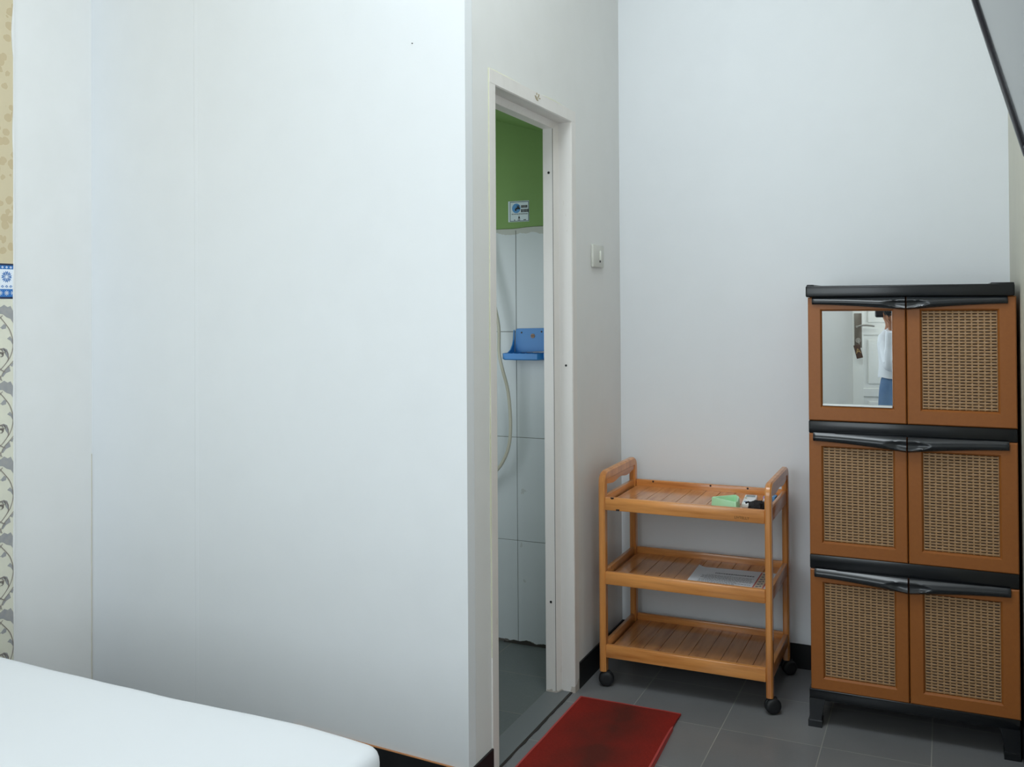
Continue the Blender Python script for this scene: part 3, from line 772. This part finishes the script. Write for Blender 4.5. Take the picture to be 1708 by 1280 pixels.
for x0, x1, s in ((.788, .825, 1), (1.392, 1.350, -1)):
    for y0, y1 in ((YF, YF+.045), (-.085, -.04)):
        lo = []
        for z, g in ((.09, 0), (.035, 0), (.022, .001), (.020, .006), (.0, .006)):
            a, b = (x0, x1) if s > 0 else (x1, x0)
            fl = .012 if z == .09 else 0
            lo.append([(a-(g*.6 if s > 0 else g*.3)-(fl if s < 0 else 0), y0-g+.003, z), (b+(g*.3 if s > 0 else g*.1)+(fl if s > 0 else 0), y0-g+.003, z), (b+(g*.3 if s > 0 else g*.1)+(fl if s > 0 else 0), y1, z), (a-(g*.6 if s > 0 else g*.3)-(fl if s < 0 else 0), y1, z)])
        MB(M_BLK).loft(lo).build('foot', cb, ang=20)

def door_leaf(x0, x1, z0, z1, px0, px1, pz0, pz1):
    def rc(a, b, c, d, y): return [(a, y, c), (b, y, c), (b, y, d), (a, y, d)]
    loops = [rc(x0, x1, z0, z1, YF+.030), rc(x0, x1, z0, z1, YF+.003), rc(x0+.003, x1-.003, z0+.003, z1-.003, YF),
             rc(px0-.006, px1+.006, pz0-.006, pz1+.006, YF), rc(px0-.001, px1+.001, pz0-.001, pz1+.001, YF+.007), rc(px0, px1, pz0, pz1, YF+.012), rc(px0, px1, pz0, pz1, YF+.030)]
    o = MB(M_BROWN).ring(loops).build('door', cb, ang=15); ORG[o.name] = ORG[cb.name]
    return o
# handle: lofted bar, thin at the outer end, deep with a scoop at the meeting edge
def handle(xo, xi, ztop, door, hsc=1.0):
    NS, NP = 56, 16; mb = MB(M_BLK2); loops = []
    for i in range(NS+1):
        t = i/NS; x = xo+(xi-xo)*t
        h = (.021+.016*t**1.5)*hsc; d = .012+.016*t**1.6
        if i == 0: d *= .75
        row = []
        for k in range(NP+1):
            s = k/NP
            # profile: short top shelf, belly to ridge at s=.62, tuck under
            if s < .62: o_ = d*(.30+.70*math.sin(s/.62*PI/2))
            else: o_ = d*(1-.45*((s-.62)/.38)**2)
            tt = (t-.76)/.24
            if tt > 0:
                hw = .30*math.sqrt(max(0, 1-(1-tt)**2)); q = (s-.58)/max(hw, 1e-3)
                if abs(q) < 1: o_ -= .011*(1-q*q)*min(1, tt*1.8)
            row.append((x, YF-o_, ztop-h*s))
        row.append((x, YF+.001, ztop-h)); row.append((x, YF+.001, ztop))
        loops.append(row)
    mb.loft(loops); return mb.build('handle', door, ang=50)
# woven panel mesh data, built once at local coordinates and shared
def weave(W, H, nc=12, nr=33):
    t = bmesh.new(); sx, sy = 8, 6; NX, NY = nc*sx, nr*sy; V = []
    for j in range(NY+1):
        row = []
        for i in range(NX+1):
            u = i/sx; v = j/sy; cu = u-math.floor(u); cv = v-math.floor(v); c = int(math.floor(u)); r = int(math.floor(v))
            rib = abs(cu-.0) if cu < .5 else 1-cu           # 0 at the column joints
            over = 1 if (c+r) % 2 == 0 else 0
            prof = math.sqrt(max(0, 1-(2*abs(cv-.5))**2.2))
            bulge = math.sin(min(1, max(0, rib*2))*PI/2)
            hgt = .0012+(.0038 if over else .0014)*bulge*prof
            if rib < .16: hgt = .0022+.0006*prof
            elif prof < .25: hgt = -.0006
            row.append(t.verts.new((W*i/NX, -hgt, H*j/NY)))
        V.append(row)
    for j in range(NY):
        for i in range(NX): t.faces.new((V[j][i], V[j][i+1], V[j+1][i+1], V[j+1][i]))
    for fc in t.faces:
        if min(-v.co.y for v in fc.verts) < 0: fc.material_index = 1
    me = bpy.data.meshes.new('woven_panel'); t.to_mesh(me); t.free()
    me.materials.append(M_RAT); me.materials.append(M_RATD)
    for p in me.polygons: p.use_smooth = True
    return me
WV = weave(.209, .303)
def add_panel(door, px0, pz0, hgt):
    o = bpy.data.objects.new('woven_panel', WV); COL.objects.link(o); o.parent = door
    o.location = Vector((px0, YF+.0115, pz0))-ORG[cb.name]; o.scale = (1, 1, hgt/.303)
    return o
rows = ((.986, 1.382, 1.034, 1.338), (.5535, .9435, .598, .899), (.121, .5065, .163, .462))
for ri, (z0, z1, pz0, pz1) in enumerate(rows):
    for ci, (x0, x1, px0, px1) in enumerate(((.7945, 1.0875, .838, 1.047), (1.0905, 1.394, 1.134, 1.343))):
        d = door_leaf(x0, x1, z0, z1, px0, px1, pz0, pz1)
        h = handle(.808, 1.0865, z1+(.0035 if ri else .0005), d, 1.08+.18*(ri > 0)) if ci == 0 else handle(1.371, 1.0915, z1+(.0035 if ri else .0005), d, 1.08+.18*(ri > 0))
        if ri == 0 and ci == 0:
            d['label'] = 'brown door with a mirror'
            nrm = Vector((.04950, -.99873, .00917)); mc = Vector(((px0+px1)/2, YF+.0105, (pz0+pz1)/2))
            def onp(x, z, k=0): return (x, mc.y-((x-mc.x)*nrm.x+(z-mc.z)*nrm.z)/nrm.y+k, z)
            mb = MB(M_MIRROR); a = [onp(px0-.0, pz0+.006), onp(px1, pz0+.006), onp(px1, pz1), onp(px0, pz1)]; b = [(p[0], p[1]+.003, p[2]) for p in a]
            mb.loft([a, b]); mb.build('mirror', d, smooth=False)
            MB(M_WHITEP).box((px0, YF+.001, pz0), (px1, YF+.012, pz0+.006), .001).build('mirror_ledge', d)
        else: add_panel(d, px0, pz0, pz1-pz0)
mb = MB(M_DOORW).box((1.372, YF-.0006, 1.064), (1.381, YF+.001, 1.0655)); mb.build('scratch', d, smooth=False) if False else mb.bm.free()

# ------------------------------------------------------------------ television
tv = thing('television', (1.33, -1.56, 1.70), 'flat television with dark bezel tilting out from the right wall at top right', 'television')
e = Vector((-.1, 0, .359)).normalized(); nn_ = Vector((-e.z, 0, e.x))  # outward normal (towards room, down)
b0 = Vector((1.3725, -1.2, 1.70)); HTV, WTV = .44, .74
mtv = Matrix(((0, e.x, nn_.x, b0.x), (-1, 0, 0, b0.y), (0, e.z, nn_.z, b0.z), (0, 0, 0, 1)))  # local x: towards camera (-y), y: up, z: out of the screen
mb = MB(M_BEZEL)
mb.box((0, 0, -.030), (WTV, HTV, -.004), .004, 2, mtv)
for a, b in (((0, 0, -.006), (.022, HTV, .006)), ((WTV-.014, 0, -.006), (WTV, HTV, .003)), ((0, 0, -.006), (WTV, .02, .003)), ((0, HTV-.014, -.006), (WTV, HTV, .003))): mb.box(a, b, .002, 2, mtv)
mb.build('bezel', tv)
MB(M_SCREEN).box((.021, .018, -.006), (WTV-.012, HTV-.012, -.001), .0005, 1, mtv).build('screen', tv)
mb = MB(M_DARK).box((1.385, -1.66, 1.78), (1.405, -1.46, 1.98), .003); mb.box((1.335, -1.58, 1.86), (1.392, -1.54, 1.90), .003); mb.build('wall_bracket', tv)

# ------------------------------------------------------------------ ceiling lamp
cl = thing('ceiling_lamp', (.52, -1.8, 3.375), 'rectangular white ceiling lamp', 'ceiling lamp')
MB(M_WHITEP).box((-.05, -2.22, 3.375), (1.09, -1.38, HT), .005).build('housing', cl)
MB(M_LAMPE).box((-.03, -2.20, 3.367), (1.07, -1.40, 3.376)).build('diffuser', cl)

# ------------------------------------------------------------------ rear door, seen in the mirror
rd = bpy.data.objects.new('door_2', None); COL.objects.link(rd); rd.location = (1.39, YR, 0); ORG['door_2'] = Vector((1.39, YR, 0)); st(rd, 'white panelled entrance door')
y0 = YR; mb = MB(M_DOORW)
mb.box((.985, y0, 0), (1.80, y0+.022, 2.05))
for x0, x1 in ((.985, 1.055), (1.73, 1.80), (1.36, 1.43)): mb.box((x0, y0+.02, 0), (x1, y0+.034, 2.05), .002)
for z0, z1 in ((0, .16), (.777, .832), (1.205, 1.255), (1.95, 2.05)): mb.box((1.05, y0+.02, z0), (1.74, y0+.0335, z1), .002)
for x0, x1 in ((1.085, 1.33), (1.46, 1.70)):
    for z0, z1 in ((.19, .745), (.862, 1.172), (1.29, 1.92)): mb.box((x0, y0+.02, z0), (x1, y0+.030, z1), .007, 1)
lf = mb.build('door_leaf', rd, smooth=False); ORG[lf.name] = ORG['door_2']
MB(M_STEEL).box((.997, y0+.033, 1.115), (1.046, y0+.039, 1.355), .002).build('lock_plate', lf)
mb = MB(M_CHROME).cyl((1.015, y0+.036, 1.262), (1.015, y0+.075, 1.262), .009); mb.tube(spline([(1.013, y0+.07, 1.258), (1.035, y0+.074, 1.268), (1.075, y0+.074, 1.272), (1.128, y0+.07, 1.266)]), .0065, 10); mb.build('lever', lf)
mb = MB(M_CHROME).cyl((1.022, y0+.037, 1.166), (1.022, y0+.05, 1.166), .018); mb.use(M_DARK).box((1.020, y0+.049, 1.158), (1.024, y0+.052, 1.174)); mb.build('lock_cylinder', lf)
kt = thing('key_tag', (1.022, y0+.06, 1.03), 'brown key tag marked A hanging from the door lock, seen in the mirror', 'key tag')
mb = MB(M_CHROME).box((1.018, y0+.050, 1.158), (1.026, y0+.080, 1.172), .002); mb.tube([(1.022, y0+.078, 1.160), (1.026, y0+.079, 1.148), (1.028, y0+.078, 1.138)], .002, 6); mb.build('key', kt)
mt_ = Matrix.Translation((1.020, y0+.080, 1.092)) @ Matrix.Rotation(math.radians(-14), 4, 'Y')
MB(M_TAG).box((-.021, -.003, -.050), (.021, .003, .045), .003, 2, mt_).build('tag_plate', kt)
tm = MB(M_TAGL); text_mesh(tm, 'A', .05, mt_ @ Matrix.Translation((0, .0035, 0)) @ Matrix.Rotation(PI, 4, 'Z') @ Matrix.Rotation(math.radians(90), 4, 'X'), .0012); tm.build('letter', kt, smooth=False)

# ------------------------------------------------------------------ photographer, seen in the mirror
pr = thing('person', (1.34, -4.02, 0), 'person in white long-sleeved shirt and blue jeans holding a camera, seen in the mirror', 'person')
def skin(name, verts, edges, m, parent, sub=2, root=0):
    me = bpy.data.meshes.new(name); o_ = ORG[parent.name]
    me.from_pydata([tuple(Vector(v[:3])-o_) for v in verts], edges, [])
    ob = bpy.data.objects.new(name, me); COL.objects.link(ob)
    md = ob.modifiers.new('s', 'SKIN'); md.use_smooth_shade = True
    sv = me.skin_vertices[0].data
    for i, v in enumerate(verts):
        r = v[3]; sv[i].radius = r if isinstance(r, tuple) else (r, r)
        sv[i].use_root = (i == root)
    ob.modifiers.new('u', 'SUBSURF').levels = sub; ob.modifiers['u'].render_levels = sub
    dg = bpy.context.evaluated_depsgraph_get(); m2 = bpy.data.meshes.new_from_object(ob.evaluated_get(dg))
    bpy.data.objects.remove(ob)
    m2.materials.clear(); m2.materials.append(m); m2.name = name
    for p in m2.polygons: p.use_smooth = True
    ob = bpy.data.objects.new(name, m2); COL.objects.link(ob); ob.parent = parent
    ORG[ob.name] = o_
    return ob
px_, py_ = 1.305, -4.03
pel = (px_, py_, .86)
V = [(px_, py_, .84, (.13, .10)), (px_-.005, py_+.005, 1.0, (.115, .085)), (px_-.015, py_+.01, 1.13, (.14, .095)), (px_-.03, py_+.01, 1.21, (.10, .07)), (px_-.05, py_+.05, 1.275, .048), (px_-.085, py_+.085, 1.345, .06), (px_-.10, py_+.095, 1.41, (.074, .088)), (px_-.10, py_+.09, 1.475, (.062, .072)),
     (px_-.085, py_-.005, .78, .078), (px_-.095, py_+.01, .45, .052), (px_-.10, py_-.01, .09, .036), (px_-.105, py_+.07, .035, .036), (px_-.105, py_+.14, .028, .026),
     (px_+.085, py_-.005, .78, .078), (px_+.095, py_+.01, .45, .052), (px_+.10, py_-.01, .09, .036), (px_+.11, py_+.07, .035, .036), (px_+.115, py_+.14, .028, .026),
     (px_-.115, py_+.01, 1.19, .048), (px_-.085, py_+.13, 1.02, .038), (px_-.085, py_+.235, 1.235, .026), (px_-.088, py_+.285, 1.290, .024),
     (px_+.10, py_+.01, 1.19, .048), (px_+.165, py_+.10, 1.02, .038), (px_+.03, py_+.21, 1.27, .026), (px_-.03, py_+.235, 1.32, .026)]
E_ = [(0, 1), (1, 2), (2, 3), (3, 4), (4, 5), (5, 6), (6, 7), (0, 8), (8, 9), (9, 10), (10, 11), (11, 12), (0, 13), (13, 14), (14, 15), (15, 16), (16, 17), (3, 18), (18, 19), (19, 20), (20, 21), (3, 22), (22, 23), (23, 24), (24, 25)]
# fingers: left hand cupped under the lens, right hand on the grip
def fingers(base, dirs, ln, up):
    global V, E_
    for k, (off_, dr, L_) in enumerate(zip(base, dirs, ln)):
        i0 = len(V); b = Vector(off_); dr = Vector(dr).normalized(); u_ = Vector(up)
        V.append((*b, .0095)); E_.append((HB, i0))
        p1 = b+dr*L_*.45; p2 = p1+(dr+u_*.6).normalized()*L_*.3; p3 = p2+(dr+u_*1.6).normalized()*L_*.25
        for q, r in ((p1, .009), (p2, .0085), (p3, .0075)): V.append((*q, r)); E_.append((len(V)-2, len(V)-1))
HB = 21; hx, hy, hz = px_-.088, py_+.285, 1.290
fingers([(hx-.03+.02*k, hy+.03, hz+.018) for k in range(4)], [(.05*(k-1.5), .9, .55) for k in range(4)], (.055, .068, .072, .062), (0, -.1, .5))
fingers([(hx-.036, hy+.0, hz+.02)], [(-.35, .2, .9)], (.055,), (.3, 0, .4))
HB = 25; hx, hy, hz = px_-.03, py_+.235, 1.32
fingers([(hx+.004, hy+.028, hz-.022+.019*k) for k in range(4)], [(-.1, 1, .05*(k-1.5)) for k in range(4)], (.052, .062, .066, .058), (-.9, -.2, 0))
fingers([(hx-.01, hy+.0, hz+.03)], [(-.8, .2, .3)], (.05,), (-.3, .2, 0))
body = skin('body', V, E_, M_SKIN, pr)
# shirt: torso loft with two long sleeves
mb = MB(M_SHIRT); lo = []
for z, rx, ry, dx, dy in ((.930, .150, .112, 0, 0), (.925, .162, .122, 0, 0), (.94, .164, .124, 0, 0), (1.0, .160, .118, 0, .003), (1.08, .155, .112, -.005, .006), (1.15, .156, .108, -.012, .008), (1.205, .142, .092, -.02, .01), (1.24, .095, .072, -.035, .02), (1.262, .058, .054, -.045, .035)):
    lo.append([(px_+dx+rx*math.cos(2*PI*k/36)*(1+.03*noise.noise(Vector((k*.7, z*14, 0)))), py_+dy+ry*math.sin(2*PI*k/36), z+.004*math.sin(k*.9)) for k in range(36)])
mb.loft(lo)
mb.tube(spline([(px_-.10, py_+.01, 1.185), (px_-.10, py_+.07, 1.09), (px_-.085, py_+.135, 1.015), (px_-.087, py_+.20, 1.13), (px_-.087, py_+.262, 1.245)], 5), [.056]*5+[.053]*5+[.048]*5+[.041]*5+[.037], 16)
mb.tube(spline([(px_+.10, py_+.01, 1.185), (px_+.145, py_+.07, 1.09), (px_+.155, py_+.115, 1.03), (px_+.09, py_+.18, 1.16), (px_+.045, py_+.20, 1.25)], 5), [.056]*5+[.053]*5+[.048]*5+[.041]*5+[.037], 16)
mb.build('shirt', pr, ang=60)
JV = [(px_, py_, .86, (.160, .118)), (px_, py_, 1.05, (.145, .105)), (px_-.088, py_-.003, .76, .094), (px_-.096, py_+.01, .45, .070), (px_-.10, py_-.006, .12, .060), (px_+.088, py_-.003, .76, .094), (px_+.096, py_+.01, .45, .070), (px_+.10, py_-.006, .12, .060)]
skin('jeans', JV, [(0, 1), (0, 2), (2, 3), (3, 4), (0, 5), (5, 6), (6, 7)], M_JEANS, pr)
hc = Vector((px_-.10, py_+.092, 1.425))
t = bmesh.new(); bmesh.ops.create_icosphere(t, subdivisions=4, radius=1)
for v in t.verts:
    c = v.co.copy(); cut = c.y > .35 and c.z < .45
    d = 1+.05*noise.noise(c*6)
    v.co = hc+Vector((c.x*.088*d, c.y*.100*d-(.05 if cut else 0), c.z*.098*d+.025 if c.z > -.35 else -.35*.098+.02))
MB(M_HAIR).merge(t).build('hair', pr, ang=80)
for sx in (-1, 1): MB(M_SKIN).tube([(hc.x+sx*.078, hc.y, hc.z-.005), (hc.x+sx*.088, hc.y-.006, hc.z+.004), (hc.x+sx*.082, hc.y-.004, hc.z-.03)], [.008, .013, .007], 8).build('ear', pr)
mb = MB(M_SKIN); mb.tube([(hc.x, hc.y+.085, hc.z+.0), (hc.x, hc.y+.108, hc.z-.03), (hc.x, hc.y+.092, hc.z-.04)], [.008, .015, .010], 8); mb.build('nose', pr)
for sx in (-1, 1):
    mb = MB(M_WHITEP).tube([(hc.x+sx*.032-.012, hc.y+.082, hc.z), (hc.x+sx*.032, hc.y+.089, hc.z), (hc.x+sx*.032+.012, hc.y+.082, hc.z)], [.003, .008, .003], 8); mb.use(M_DARK).cyl((hc.x+sx*.032, hc.y+.09, hc.z), (hc.x+sx*.032, hc.y+.098, hc.z), .005, 10); mb.build('eye', pr)
MB(mat('lips', (150, 84, 74), .5)).tube([(hc.x-.024, hc.y+.078, hc.z-.062), (hc.x, hc.y+.090, hc.z-.062), (hc.x+.024, hc.y+.078, hc.z-.062)], [.003, .006, .003], 8).build('mouth', pr)
for sx in (-1, 1): MB(M_SHOE).box((px_+sx*.108-.045, py_-.06, .0), (px_+sx*.108+.045, py_+.175, .018), .008, 3).build('sandal', pr)
ch = thing('photo_camera', (1.2, -3.75, 1.32), 'black photo camera held at eye level, seen at the top of the mirror', 'camera')
mb = MB(M_BEZEL).box((1.115, -3.79, 1.325), (1.275, -3.735, 1.415), .012, 4); mb.box((1.245, -3.80, 1.32), (1.285, -3.715, 1.405), .012, 4); mb.box((1.17, -3.79, 1.405), (1.23, -3.735, 1.44), .010, 3); mb.build('camera_body', ch)
mb = MB(M_DARK).cyl((1.1985, -3.738, 1.369), (1.1985, -3.665, 1.369), .036, 32, .034); mb.cyl((1.1985, -3.70, 1.369), (1.1985, -3.685, 1.369), .0375, 32); mb.build('lens', ch)
MB(M_SCREEN).cyl((1.1985, -3.668, 1.369), (1.1985, -3.663, 1.369), .028, 32).build('front_glass', ch)
